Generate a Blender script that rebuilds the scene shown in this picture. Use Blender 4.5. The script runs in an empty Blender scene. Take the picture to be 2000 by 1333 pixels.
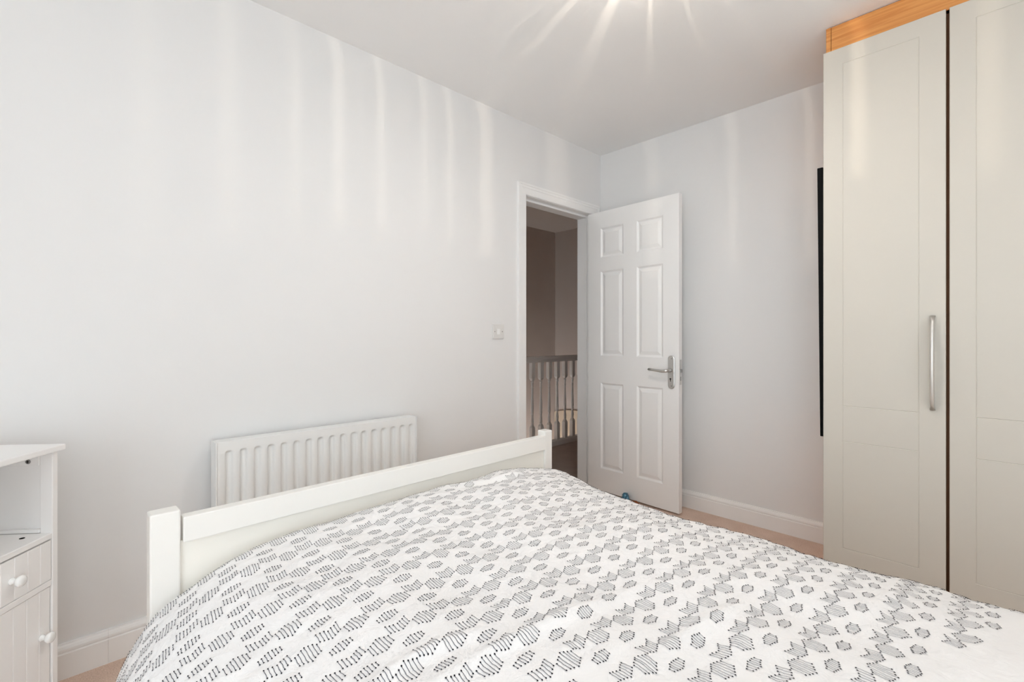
import bpy, bmesh, math, random
import numpy as np
from mathutils import Vector, Matrix

random.seed(7)
rng = np.random.default_rng(7)
scene = bpy.context.scene
COL = scene.collection

# ------------------------------------------------------------------ camera
cam_d = bpy.data.cameras.new('camera')
cam_d.lens = 928.43 / 2000 * 36.0
cam_d.sensor_width = 36.0
cam_d.shift_y = -0.0040
cam_d.clip_start = 0.02
cam = bpy.data.objects.new('camera', cam_d)
COL.objects.link(cam)
cam.location = (2.1061, -2.9385, 1.0966)
cam.rotation_euler = (math.pi / 2, 0, 0.80609)
scene.camera = cam

# ------------------------------------------------------------------ world: overcast daylight
WORLD_STRENGTH = 4.6
world = bpy.data.worlds.new('overcast_sky')
scene.world = world
world.use_nodes = True
bg = world.node_tree.nodes['Background']
bg.inputs['Color'].default_value = (0.85, 0.94, 1.0, 1)
bg.inputs['Strength'].default_value = WORLD_STRENGTH

# the window in the wall behind the camera: opening in x and z
WIN_X0, WIN_X1, WIN_Z0, WIN_Z1 = 1.95, 4.40, 0.30, 2.30
WALL_C = -4.90       # wall behind the camera
WALL_D = 4.50        # wall at the head of the bed
H = 2.45             # ceiling height

# second window, added for fill light at bed head: opening in y and z
WD_Y0, WD_Y1, WD_Z0, WD_Z1 = -3.90, -2.10, 0.30, 1.75
def sky_portal(w_, h_, loc, rot):
    d = bpy.data.lights.new('window_sky_portal', 'AREA')
    d.shape = 'RECTANGLE'; d.size = w_; d.size_y = h_
    d.cycles.is_portal = True
    o = bpy.data.objects.new('window_sky_portal', d); COL.objects.link(o)
    o.location = loc; o.rotation_euler = rot
sky_portal(WIN_X1 - WIN_X0, WIN_Z1 - WIN_Z0, ((WIN_X0 + WIN_X1) / 2, WALL_C - 0.15, (WIN_Z0 + WIN_Z1) / 2), (math.pi / 2, 0, 0))
sky_portal(WD_Y1 - WD_Y0, WD_Z1 - WD_Z0, (WALL_D + 0.15, (WD_Y0 + WD_Y1) / 2, (WD_Z0 + WD_Z1) / 2), (math.pi / 2, 0, math.pi / 2))

# ------------------------------------------------------------------ view
vs = scene.view_settings
vs.view_transform = 'Standard'
vs.look = 'None'
vs.gamma = 1.0
vs.use_curve_mapping = False
vs.exposure = 0.17
scene.cycles.max_bounces = 8
scene.cycles.diffuse_bounces = 8
scene.cycles.transmission_bounces = 6
scene.cycles.caustics_reflective = False
scene.cycles.caustics_refractive = False
scene.cycles.use_denoising = True
scene.cycles.adaptive_threshold = 0.1
scene.cycles.adaptive_min_samples = 16
scene.cycles.sample_clamp_indirect = 6.0

# ------------------------------------------------------------------ materials
def srgb(r, g, b):
    f = lambda c: (c / 255 / 12.92) if c / 255 <= 0.04045 else ((c / 255 + 0.055) / 1.055) ** 2.4
    return (f(r), f(g), f(b), 1)

def mat(name, col, rough=0.5, spec=0.4, metal=0.0, noise=None, bump=None, coat=0.0):
    """noise = (scale, amount) colour mottling, bump = (scale, strength, distance)"""
    m = bpy.data.materials.new(name); m.use_nodes = True
    nt = m.node_tree; p = nt.nodes['Principled BSDF']
    p.inputs['Base Color'].default_value = col
    p.inputs['Roughness'].default_value = rough
    p.inputs['Specular IOR Level'].default_value = spec
    p.inputs['Metallic'].default_value = metal
    if coat: p.inputs['Coat Weight'].default_value = coat
    tc = nt.nodes.new('ShaderNodeTexCoord')
    if noise:
        n = nt.nodes.new('ShaderNodeTexNoise'); n.inputs['Scale'].default_value = noise[0]; n.inputs['Detail'].default_value = 4
        nt.links.new(tc.outputs['Object'], n.inputs['Vector'])
        mx = nt.nodes.new('ShaderNodeMix'); mx.data_type = 'RGBA'
        a = noise[1]
        mx.inputs['A'].default_value = tuple(c * (1 - a) for c in col[:3]) + (1,)
        mx.inputs['B'].default_value = tuple(min(1, c * (1 + a)) for c in col[:3]) + (1,)
        nt.links.new(n.outputs['Fac'], mx.inputs['Factor'])
        nt.links.new(mx.outputs['Result'], p.inputs['Base Color'])
    if bump:
        n2 = nt.nodes.new('ShaderNodeTexNoise'); n2.inputs['Scale'].default_value = bump[0]; n2.inputs['Detail'].default_value = 3
        nt.links.new(tc.outputs['Object'], n2.inputs['Vector'])
        b = nt.nodes.new('ShaderNodeBump'); b.inputs['Strength'].default_value = bump[1]; b.inputs['Distance'].default_value = bump[2]
        nt.links.new(n2.outputs['Fac'], b.inputs['Height'])
        nt.links.new(b.outputs['Normal'], p.inputs['Normal'])
    return m

M = {}
M['wall'] = mat('wall_paint', (0.775, 0.773, 0.768, 1), 0.75, 0.25, bump=(90, 0.06, 0.002))
M['ceiling'] = mat('ceiling_paint', (0.885, 0.885, 0.88, 1), 0.85, 0.2)
M['trim'] = mat('white_gloss_trim', (0.85, 0.845, 0.835, 1), 0.35, 0.45)
M['door'] = mat('white_door_paint', (0.87, 0.865, 0.855, 1), 0.4, 0.45, bump=(40, 0.03, 0.001))
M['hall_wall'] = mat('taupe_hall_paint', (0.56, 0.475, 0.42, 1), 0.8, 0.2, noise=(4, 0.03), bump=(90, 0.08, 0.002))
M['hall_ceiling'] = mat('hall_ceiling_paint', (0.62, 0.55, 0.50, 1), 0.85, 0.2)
M['banister'] = mat('grey_white_banister_paint', (0.78, 0.75, 0.72, 1), 0.45, 0.4)
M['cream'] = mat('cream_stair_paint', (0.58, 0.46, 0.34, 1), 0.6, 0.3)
M['radiator'] = mat('radiator_enamel', (0.81, 0.81, 0.80, 1), 0.3, 0.5)
M['bed'] = mat('white_bed_lacquer', (0.86, 0.845, 0.81, 1), 0.35, 0.45, bump=(30, 0.02, 0.001))
M['bed_panel'] = mat('ivory_panel_lacquer', (0.90, 0.875, 0.815, 1), 0.4, 0.4)
M['ward'] = mat('ivory_wardrobe_foil', srgb(203, 198, 188), 0.5, 0.3)
M['groove'] = mat('ivory_groove', srgb(216, 209, 196), 0.4, 0.4)
M['cab'] = mat('white_cabinet_paint', (0.90, 0.89, 0.88, 1), 0.38, 0.45)
M['knob'] = mat('white_knob_gloss', (0.88, 0.88, 0.87, 1), 0.15, 0.6)
M['switch'] = mat('white_switch_plastic', (0.72, 0.71, 0.69, 1), 0.35, 0.5)
M['satin'] = mat('satin_nickel', (0.62, 0.61, 0.59, 1), 0.32, 0.5, metal=1.0)
M['pewter'] = mat('brushed_pewter', (0.70, 0.67, 0.63, 1), 0.38, 0.5, metal=0.75)
M['steel'] = mat('steel_screw', (0.35, 0.34, 0.33, 1), 0.35, 0.5, metal=1.0)
M['black'] = mat('black_satin', (0.004, 0.004, 0.004, 1), 0.7, 0.1)
M['dark'] = mat('dark_hole', (0.01, 0.009, 0.008, 1), 0.9, 0.1)
M['mirror'] = mat('dark_glass', (0.02, 0.02, 0.022, 1), 0.05, 0.6)
M['blue'] = mat('blue_plastic', srgb(70, 118, 142), 0.3, 0.5, noise=(60, 0.15))
M['amber'] = mat('amber_brown_paper', srgb(150, 84, 44), 0.5, 0.3, noise=(80, 0.35))
M['mattress'] = mat('mattress_ticking', (0.75, 0.74, 0.72, 1), 0.9, 0.1)
M['lampmetal'] = mat('chrome_lamp_base', (0.75, 0.74, 0.72, 1), 0.2, 0.5, metal=1.0)
M['winframe'] = mat('white_upvc', (0.85, 0.85, 0.85, 1), 0.3, 0.5)

def wood():
    m = bpy.data.materials.new('beech_veneer'); m.use_nodes = True
    nt = m.node_tree; p = nt.nodes['Principled BSDF']; p.inputs['Roughness'].default_value = 0.45
    tc = nt.nodes.new('ShaderNodeTexCoord'); mp = nt.nodes.new('ShaderNodeMapping')
    mp.inputs['Scale'].default_value = (1.2, 20, 26)
    nt.links.new(tc.outputs['Object'], mp.inputs['Vector'])
    n = nt.nodes.new('ShaderNodeTexNoise'); n.inputs['Scale'].default_value = 3; n.inputs['Detail'].default_value = 6; n.inputs['Distortion'].default_value = 0.6
    nt.links.new(mp.outputs['Vector'], n.inputs['Vector'])
    r = nt.nodes.new('ShaderNodeValToRGB')
    r.color_ramp.elements[0].position = 0.3; r.color_ramp.elements[0].color = srgb(196, 124, 60)
    r.color_ramp.elements[1].position = 0.72; r.color_ramp.elements[1].color = srgb(226, 164, 96)
    nt.links.new(n.outputs['Fac'], r.inputs['Fac']); nt.links.new(r.outputs['Color'], p.inputs['Base Color'])
    return m
M['wood'] = wood()
M['wood_dark'] = mat('brown_carcass_edge', srgb(104, 70, 46), 0.6, 0.2)

def carpet(name, c1, c2):
    m = bpy.data.materials.new(name); m.use_nodes = True
    nt = m.node_tree; p = nt.nodes['Principled BSDF']; p.inputs['Roughness'].default_value = 0.95
    p.inputs['Specular IOR Level'].default_value = 0.05
    tc = nt.nodes.new('ShaderNodeTexCoord')
    n = nt.nodes.new('ShaderNodeTexNoise'); n.inputs['Scale'].default_value = 260; n.inputs['Detail'].default_value = 3
    n2 = nt.nodes.new('ShaderNodeTexNoise'); n2.inputs['Scale'].default_value = 9; n2.inputs['Detail'].default_value = 3
    nt.links.new(tc.outputs['Object'], n.inputs['Vector']); nt.links.new(tc.outputs['Object'], n2.inputs['Vector'])
    ad = nt.nodes.new('ShaderNodeMath'); ad.operation = 'MULTIPLY_ADD'; ad.inputs[1].default_value = 0.35
    nt.links.new(n2.outputs['Fac'], ad.inputs[0]); nt.links.new(n.outputs['Fac'], ad.inputs[2])
    r = nt.nodes.new('ShaderNodeValToRGB')
    r.color_ramp.elements[0].position = 0.42; r.color_ramp.elements[0].color = c1
    r.color_ramp.elements[1].position = 0.95; r.color_ramp.elements[1].color = c2
    nt.links.new(ad.outputs[0], r.inputs['Fac']); nt.links.new(r.outputs['Color'], p.inputs['Base Color'])
    b = nt.nodes.new('ShaderNodeBump'); b.inputs['Strength'].default_value = 0.7; b.inputs['Distance'].default_value = 0.004
    nt.links.new(n.outputs['Fac'], b.inputs['Height']); nt.links.new(b.outputs['Normal'], p.inputs['Normal'])
    return m
M['carpet'] = carpet('beige_carpet', srgb(196, 168, 150), srgb(238, 216, 201))
M['hall_carpet'] = carpet('taupe_hall_carpet', srgb(165, 150, 142), srgb(200, 184, 174))

def fabric():
    m = bpy.data.materials.new('white_cotton'); m.use_nodes = True
    nt = m.node_tree; p = nt.nodes['Principled BSDF']
    p.inputs['Base Color'].default_value = (0.86, 0.85, 0.845, 1); p.inputs['Roughness'].default_value = 0.85
    p.inputs['Specular IOR Level'].default_value = 0.15; p.inputs['Sheen Weight'].default_value = 0.15
    tc = nt.nodes.new('ShaderNodeTexCoord')
    n = nt.nodes.new('ShaderNodeTexNoise'); n.inputs['Scale'].default_value = 28; n.inputs['Detail'].default_value = 5; n.inputs['Distortion'].default_value = 1.2
    n2 = nt.nodes.new('ShaderNodeTexNoise'); n2.inputs['Scale'].default_value = 420; n2.inputs['Detail'].default_value = 2
    nt.links.new(tc.outputs['Object'], n.inputs['Vector']); nt.links.new(tc.outputs['Object'], n2.inputs['Vector'])
    ad = nt.nodes.new('ShaderNodeMath'); ad.operation = 'MULTIPLY_ADD'; ad.inputs[1].default_value = 0.08
    nt.links.new(n2.outputs['Fac'], ad.inputs[0]); nt.links.new(n.outputs['Fac'], ad.inputs[2])
    b = nt.nodes.new('ShaderNodeBump'); b.inputs['Strength'].default_value = 0.35; b.inputs['Distance'].default_value = 0.006
    nt.links.new(ad.outputs[0], b.inputs['Height']); nt.links.new(b.outputs['Normal'], p.inputs['Normal'])
    return m
M['cotton'] = fabric()
M['thread'] = mat('slate_blue_thread', (0.070, 0.072, 0.10, 1), 0.8, 0.1)
M['knot'] = mat('dark_thread_knots', (0.014, 0.014, 0.02, 1), 0.8, 0.1)

def glass():
    m = bpy.data.materials.new('window_glass'); m.use_nodes = True
    nt = m.node_tree; nt.nodes.remove(nt.nodes['Principled BSDF']); out = nt.nodes['Material Output']
    t = nt.nodes.new('ShaderNodeBsdfTransparent'); g = nt.nodes.new('ShaderNodeBsdfGlossy'); g.inputs['Roughness'].default_value = 0.02
    mx = nt.nodes.new('ShaderNodeMixShader'); mx.inputs[0].default_value = 0.05
    nt.links.new(t.outputs[0], mx.inputs[1]); nt.links.new(g.outputs[0], mx.inputs[2]); nt.links.new(mx.outputs[0], out.inputs[0])
    return m
M['glass'] = glass()

def frosted():
    m = bpy.data.materials.new('frosted_lamp_glass'); m.use_nodes = True
    nt = m.node_tree; nt.nodes.remove(nt.nodes['Principled BSDF']); out = nt.nodes['Material Output']
    t = nt.nodes.new('ShaderNodeBsdfTranslucent'); t.inputs[0].default_value = (0.92, 0.88, 0.82, 1)
    d = nt.nodes.new('ShaderNodeBsdfDiffuse'); d.inputs[0].default_value = (0.9, 0.88, 0.85, 1)
    mx = nt.nodes.new('ShaderNodeMixShader'); mx.inputs[0].default_value = 0.35
    nt.links.new(t.outputs[0], mx.inputs[1]); nt.links.new(d.outputs[0], mx.inputs[2]); nt.links.new(mx.outputs[0], out.inputs[0])
    return m
M['frosted'] = frosted()
def glowing(name, strength):
    """lit frosted glass: translucent body with the lamp's glow spread over it"""
    m = frosted(); m.name = name
    nt = m.node_tree; out = nt.nodes['Material Output']
    src = out.inputs[0].links[0].from_socket
    e = nt.nodes.new('ShaderNodeEmission'); e.inputs[0].default_value = (1.0, 0.965, 0.93, 1); e.inputs[1].default_value = strength
    a = nt.nodes.new('ShaderNodeAddShader')
    nt.links.new(src, a.inputs[0]); nt.links.new(e.outputs[0], a.inputs[1]); nt.links.new(a.outputs[0], out.inputs[0])
    return m
M['glow_base'] = glowing('lit_frosted_base', 50.0)
M['glow_slat'] = glowing('lit_frosted_slat', 2.0)

def emit(name, col, s):
    m = bpy.data.materials.new(name); m.use_nodes = True
    p = m.node_tree.nodes['Principled BSDF']
    p.inputs['Emission Color'].default_value = col; p.inputs['Emission Strength'].default_value = s
    return m

# ------------------------------------------------------------------ mesh helpers
def tag(o, label=None, cat=None, group=None, kind=None):
    if label: o['label'] = label
    if cat: o['category'] = cat
    if group: o['group'] = group
    if kind: o['kind'] = kind
    return o

def empty(name, loc=(0, 0, 0), rz=0.0, parent=None):
    o = bpy.data.objects.new(name, None); COL.objects.link(o)
    o.empty_display_size = 0.05
    o.location = loc; o.rotation_euler = (0, 0, rz)
    if parent: o.parent = parent
    return o

def link(name, bm, m, parent=None, smooth=False, loc=(0, 0, 0), rot=(0, 0, 0)):
    me = bpy.data.meshes.new(name); bmesh.ops.recalc_face_normals(bm, faces=bm.faces[:]); bm.to_mesh(me); bm.free()
    me.materials.append(M[m] if isinstance(m, str) else m)
    if smooth:
        me.polygons.foreach_set('use_smooth', [True] * len(me.polygons))
    o = bpy.data.objects.new(name, me); COL.objects.link(o)
    o.location = loc; o.rotation_euler = rot
    if parent: o.parent = parent
    return o

def add_box(bm, lo, hi, bevel=0.0, seg=2):
    x0, y0, z0 = lo; x1, y1, z1 = hi
    b2 = bmesh.new()
    vs_ = [b2.verts.new(c) for c in ((x0, y0, z0), (x1, y0, z0), (x1, y1, z0), (x0, y1, z0), (x0, y0, z1), (x1, y0, z1), (x1, y1, z1), (x0, y1, z1))]
    for f in ((0, 3, 2, 1), (4, 5, 6, 7), (0, 1, 5, 4), (1, 2, 6, 5), (2, 3, 7, 6), (3, 0, 4, 7)):
        b2.faces.new([vs_[i] for i in f])
    if bevel > 0:
        bmesh.ops.bevel(b2, geom=b2.edges[:], offset=bevel, segments=seg, profile=0.5, affect='EDGES')
    tmp = bpy.data.meshes.new('tmp'); b2.to_mesh(tmp); b2.free(); bm.from_mesh(tmp); bpy.data.meshes.remove(tmp)

def box(name, lo, hi, m, parent=None, bevel=0.0, seg=2):
    bm = bmesh.new(); add_box(bm, lo, hi, bevel, seg); return link(name, bm, m, parent)

def lathe(name, prof, m, parent=None, n=20, loc=(0, 0, 0), rot=(0, 0, 0), bm=None):
    """prof: list of (radius, height)"""
    own = bm is None
    bm = bm or bmesh.new(); rings = []
    for r, z in prof:
        rings.append([bm.verts.new((r * math.cos(2 * math.pi * k / n), r * math.sin(2 * math.pi * k / n), z)) for k in range(n)])
    for a, b in zip(rings[:-1], rings[1:]):
        for k in range(n): bm.faces.new((a[k], a[(k + 1) % n], b[(k + 1) % n], b[k]))
    bm.faces.new(rings[0][::-1]); bm.faces.new(rings[-1])
    if own: return link(name, bm, m, parent, True, loc, rot)

def tube(name, pts, rad, m, parent=None, n=12, flat=1.0):
    """tube through pts; rad scalar or list; flat squashes the second axis"""
    bm = bmesh.new(); pts = [Vector(p) for p in pts]; rings = []
    rad = rad if isinstance(rad, (list, tuple)) else [rad] * len(pts)
    up = Vector((0, 0, 1))
    for i, p in enumerate(pts):
        t = (pts[min(i + 1, len(pts) - 1)] - pts[max(i - 1, 0)]).normalized()
        ref = up if abs(t.dot(up)) < 0.9 else Vector((1, 0, 0))
        a = t.cross(ref).normalized(); b = a.cross(t).normalized()
        rings.append([bm.verts.new(p + a * rad[i] * math.cos(2 * math.pi * k / n) + b * rad[i] * flat * math.sin(2 * math.pi * k / n)) for k in range(n)])
    for r0, r1 in zip(rings[:-1], rings[1:]):
        for k in range(n): bm.faces.new((r0[k], r0[(k + 1) % n], r1[(k + 1) % n], r1[k]))
    bm.faces.new(rings[0][::-1]); bm.faces.new(rings[-1])
    return link(name, bm, m, parent, True)

def extrude(name, prof, axis, a0, a1, m, parent=None):
    """extrude closed profile [(p,q)] along axis; axis 'x': (a,p,q)=(x,y,z); 'y': (p,a,q)"""
    bm = bmesh.new(); rows = []
    for a in (a0, a1):
        rows.append([bm.verts.new((a, p, q) if axis == 'x' else (p, a, q)) for p, q in prof])
    n = len(prof)
    for k in range(n): bm.faces.new((rows[0][k], rows[0][(k + 1) % n], rows[1][(k + 1) % n], rows[1][k]))
    bm.faces.new(rows[0][::-1]); bm.faces.new(rows[1])
    return link(name, bm, m, parent)

# ================================================================== SETTING
T = 0.13                         # wall thickness
DY0, DY1, DZ = -0.801, -0.105, 1.992     # door opening in wall_left
HX, HY0, HY1, HZ0 = -1.96, -3.2, 1.74, -2.7   # hall: far wall x, y range, foot of stairwell

# floor (bedroom)
tag(box('floor', (-T, WALL_C - T, -0.20), (WALL_D + T, T, 0.0), 'carpet'), 'beige speckled carpet covering the bedroom floor', 'floor', kind='structure')
tag(box('ceiling', (-T, WALL_C - T, H), (WALL_D + T, T, H + 0.1), 'ceiling'), 'plain white bedroom ceiling with soft light streaks', 'ceiling', kind='structure')
# left wall with door opening
bm = bmesh.new()
add_box(bm, (-T, WALL_C - T, 0), (0, DY0, H))
add_box(bm, (-T, DY0, DZ), (0, DY1, H))
add_box(bm, (-T, DY1, 0), (0, T, H))
tag(link('wall_left', bm, 'wall'), 'long white wall with the radiator and doorway', 'wall', kind='structure')
tag(box('wall_back', (0, 0, 0), (WALL_D + T, T, H), 'wall'), 'white wall behind the open door and wardrobe', 'wall', kind='structure')
bm = bmesh.new()
add_box(bm, (WALL_D, WALL_C - T, 0), (WALL_D + T, WD_Y0, H)); add_box(bm, (WALL_D, WD_Y1, 0), (WALL_D + T, 0, H))
add_box(bm, (WALL_D, WD_Y0, 0), (WALL_D + T, WD_Y1, WD_Z0)); add_box(bm, (WALL_D, WD_Y0, WD_Z1), (WALL_D + T, WD_Y1, H))
tag(link('wall_right', bm, 'wall'), 'white wall at the head of the bed', 'wall', kind='structure')
bm = bmesh.new()
add_box(bm, (0, WALL_C - T, 0), (WIN_X0, WALL_C, H)); add_box(bm, (WIN_X1, WALL_C - T, 0), (WALL_D, WALL_C, H))
add_box(bm, (WIN_X0, WALL_C - T, 0), (WIN_X1, WALL_C, WIN_Z0)); add_box(bm, (WIN_X0, WALL_C - T, WIN_Z1), (WIN_X1, WALL_C, H))
tag(link('wall_front', bm, 'wall'), 'white window wall behind the viewer', 'wall', kind='structure')

# window behind the viewer and added fill window (local +y points into the room)
def window(name, label, loc, rz, ww, wh):
    w = tag(empty(name, loc, rz), label, 'window', kind='structure')
    yb = -T + 0.02
    for nm, lo, hi in (('frame_jamb', (-ww, yb, 0), (-ww + 0.05, yb + 0.06, wh)), ('frame_jamb', (ww - 0.05, yb, 0), (ww, yb + 0.06, wh)),
                       ('frame_head', (-ww + 0.05, yb, wh - 0.05), (ww - 0.05, yb + 0.06, wh)), ('frame_sill', (-ww + 0.05, yb, 0), (ww - 0.05, yb + 0.06, 0.05)),
                       ('mullion', (-0.03, yb, 0.05), (0.03, yb + 0.06, wh - 0.05))):
        box(nm, lo, hi, 'winframe', w, 0.004)
    for s in (-1, 1):
        a, b = sorted((s * 0.03, s * (ww - 0.05)))
        box('pane', (a, yb + 0.025, 0.05), (b, yb + 0.031, wh - 0.05), 'glass', w)
    box('window_board', (-ww - 0.04, -0.045, -0.03), (ww + 0.04, 0.10, -0.002), 'trim', w, 0.006)
window('window_1', 'white framed two pane window in the wall behind the viewer', ((WIN_X0 + WIN_X1) / 2, WALL_C, WIN_Z0), 0, (WIN_X1 - WIN_X0) / 2, WIN_Z1 - WIN_Z0)
window('fill_window', 'unseen white framed two pane window added at the bed head for fill light', (WALL_D, (WD_Y0 + WD_Y1) / 2, WD_Z0), math.pi / 2, (WD_Y1 - WD_Y0) / 2, WD_Z1 - WD_Z0)

# skirting boards
def skirt_prof(s):   # s: +1 grows in +, profile (offset from wall, z)
    return [(0, 0), (s * 0.017, 0), (s * 0.017, 0.079), (s * 0.0135, 0.082), (s * 0.0135, 0.085), (s * 0.016, 0.087), (s * 0.0155, 0.094), (s * 0.012, 0.102), (s * 0.0085, 0.106), (s * 0.0075, 0.110), (0, 0.110)]
sk = tag(empty('baseboard_left', (0, -1.8, 0)), 'white moulded skirting board along the radiator wall', 'skirting board', kind='structure')
for a0, a1 in ((WALL_C + 0.02 + 1.8, -2.8112 + 1.8), (-2.8108 + 1.8, -0.875 + 1.8)):
    extrude('board', skirt_prof(1), 'y', a0, a1, 'trim', sk)
sk = extrude('baseboard_back', [(p, q) for p, q in skirt_prof(-1)], 'x', 0.0, 1.55, 'trim')
tag(sk, 'white moulded skirting board between door and wardrobe', 'skirting board', kind='structure')

# door architrave and lining
def arch_leg(name, y0, y1, z0, z1, parent, flip=False):
    bm = bmesh.new()
    add_box(bm, (0, y0, z0), (0.016, y1, z1), 0.003)
    return link(name, bm, 'trim', parent)
ar = tag(empty('trim_1', (0, 0, 0)), 'white moulded architrave around the doorway', 'door trim', kind='structure')
def arch_prof(yo, yi):   # outer edge yo, inner edge yi : (x,y) plan profile of a leg
    d = 1 if yi > yo else -1; w_ = abs(yi - yo)
    return [(0, yo), (0.019, yo), (0.019, yo + d * 0.012), (0.016, yo + d * 0.015), (0.016, yo + d * 0.028), (0.013, yo + d * 0.032), (0.011, yi - d * 0.006), (0.008, yi), (0, yi)]
def vert_prism(name, prof, z0, z1, m, parent, mitre=0.0, yo=None, yi=None):
    bm = bmesh.new(); lo = []; hi = []
    for x, y in prof:
        lo.append(bm.verts.new((x, y, z0)))
        t = 0 if yo is None else (y - yo) / (yi - yo)
        hi.append(bm.verts.new((x, y, z1 - t * mitre)))
    n = len(prof)
    for k in range(n): bm.faces.new((lo[k], lo[(k + 1) % n], hi[(k + 1) % n], hi[k]))
    bm.faces.new(lo[::-1]); bm.faces.new(hi)
    return link(name, bm, m, parent)
AO = DY0 - 0.073; BO = DY1 + 0.073; ATOP = DZ + 0.070
vert_prism('jamb_casing', arch_prof(AO, DY0), 0, ATOP, 'trim', ar, 0.070, AO, DY0)
vert_prism('jamb_casing', arch_prof(BO, DY1), 0, ATOP, 'trim', ar, 0.070, BO, DY1)
# head casing: the same section turned, mitred at both ends
bm = bmesh.new(); r0 = []; r1 = []
for x, q in arch_prof(0, 0.073):
    t = q / 0.073; z = ATOP - t * 0.070
    r0.append(bm.verts.new((x, AO + q, z))); r1.append(bm.verts.new((x, BO - q, z)))
n = len(r0)
for k in range(n): bm.faces.new((r0[k], r0[(k + 1) % n], r1[(k + 1) % n], r1[k]))
bm.faces.new(r0[::-1]); bm.faces.new(r1)
link('head_casing', bm, 'trim', ar)
ln = tag(empty('trim_2', (-T / 2, (DY0 + DY1) / 2, 0)), 'white door lining with stop bead inside the doorway', 'door lining', kind='structure')
ly = (DY0 + DY1) / 2; lx = -T / 2
def lin(nm, lo, hi, b=0.001): box(nm, (lo[0] - lx, lo[1] - ly, lo[2]), (hi[0] - lx, hi[1] - ly, hi[2]), 'trim', ln, b)
lin('lining', (-T, DY0, 0), (0.0, DY0 + 0.003, DZ)); lin('lining', (-T, DY1 - 0.003, 0), (0.0, DY1, DZ)); lin('lining', (-T, DY0 + 0.003, DZ - 0.003), (0.0, DY1 - 0.003, DZ))
lin('door_stop', (-T + 0.005, DY0 + 0.003, 0), (-0.042, DY0 + 0.015, DZ - 0.003), 0.002)
lin('door_stop', (-T + 0.005, DY1 - 0.015, 0), (-0.042, DY1 - 0.003, DZ - 0.003), 0.002)
lin('door_stop', (-T + 0.005, DY0 + 0.015, DZ - 0.018), (-0.042, DY1 - 0.015, DZ - 0.003), 0.002)

# ------------------------------------------------------------------ hall beyond the doorway
bm = bmesh.new()
add_box(bm, (-1.12, HY0, -0.20), (-T, HY1, 0.0)); add_box(bm, (HX, HY0, -0.20), (-1.12, -0.75, 0.0))
tag(link('floor_hall', bm, 'hall_carpet'), 'dark taupe carpet of the landing beyond the doorway', 'floor', kind='structure')
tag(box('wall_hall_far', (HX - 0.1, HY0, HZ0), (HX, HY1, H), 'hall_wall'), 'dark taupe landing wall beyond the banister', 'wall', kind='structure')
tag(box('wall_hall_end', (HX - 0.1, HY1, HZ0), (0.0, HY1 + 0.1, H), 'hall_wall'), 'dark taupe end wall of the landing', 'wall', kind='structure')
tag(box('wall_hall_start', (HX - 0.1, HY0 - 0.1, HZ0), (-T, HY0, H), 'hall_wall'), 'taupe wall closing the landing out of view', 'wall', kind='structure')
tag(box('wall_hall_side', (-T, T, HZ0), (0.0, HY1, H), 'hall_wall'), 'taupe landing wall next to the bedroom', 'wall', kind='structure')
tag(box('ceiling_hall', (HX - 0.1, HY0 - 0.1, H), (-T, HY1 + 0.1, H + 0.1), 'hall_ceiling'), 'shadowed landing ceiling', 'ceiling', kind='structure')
tag(box('floor_stairwell', (HX, -0.75, HZ0 - 0.1), (-T, HY1, HZ0), 'hall_carpet'), 'floor at the foot of the stairwell', 'floor', kind='structure')

# banister
BX = -1.07
bn = tag(empty('stair_banister', (BX, 0.74, 0)), 'grey white painted stair banister with turned balusters on the landing', 'banister')
def rail_prof(): return [(-0.030, 0.848), (0.030, 0.848), (0.032, 0.868), (0.026, 0.876), (0.031, 0.890), (0.022, 0.903), (0.0, 0.908), (-0.022, 0.903), (-0.031, 0.890), (-0.026, 0.876), (-0.032, 0.868)]
extrude('handrail', rail_prof(), 'y', -1.45, 0.99, 'banister', bn)
extrude('base_rail', [(-0.03, 0.0), (0.03, 0.0), (0.03, 0.045), (0.022, 0.055), (-0.022, 0.055), (-0.03, 0.045)], 'y', -1.45, 0.99, 'banister', bn)
bm = bmesh.new()
s2 = 0.0205
# square blocks with chamfered inner ends, turned part between
def sq(z0, z1, c0, c1):
    rings = []
    for z, s in ((z0, c0), (z0 + (0.022 if c0 < s2 else 0), s2), (z1 - (0.022 if c1 < s2 else 0), s2), (z1, c1)):
        rings.append([bm.verts.new((a * s, b * s, z)) for a, b in ((-1, -1), (1, -1), (1, 1), (-1, 1))])
    for r0, r1 in zip(rings[:-1], rings[1:]):
        for k in range(4): 
            try: bm.faces.new((r0[k], r0[(k + 1) % 4], r1[(k + 1) % 4], r1[k]))
            except ValueError: pass
    bm.faces.new(rings[0][::-1]); bm.faces.new(rings[-1])
sq(0.053, 0.240, s2, 0.011); sq(0.672, 0.850, 0.011, s2)
lathe('x', [(0.010, 0.236), (0.014, 0.248), (0.0155, 0.256), (0.012, 0.262), (0.0145, 0.268), (0.0165, 0.280), (0.014, 0.300), (0.0105, 0.325), (0.0095, 0.338), (0.0145, 0.344), (0.0160, 0.350), (0.0145, 0.356),
            (0.0125, 0.362), (0.0150, 0.370), (0.0155, 0.385), (0.0150, 0.410), (0.0135, 0.470), (0.0110, 0.540), (0.0098, 0.590), (0.0098, 0.598), (0.0130, 0.602), (0.0130, 0.608), (0.0095, 0.612), (0.0115, 0.640), (0.0120, 0.648), (0.0150, 0.652), (0.0150, 0.660), (0.011, 0.664), (0.011, 0.675)], None, n=14, bm=bm)
b0 = link('baluster', bm, 'banister', bn)
for poly in b0.data.polygons: poly.use_smooth = abs(poly.normal.x) < 0.98 and abs(poly.normal.y) < 0.98 and 0.24 < poly.center.z < 0.672
ys = [0.379 + 0.1222 * k for k in range(-14, 11)]
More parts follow.
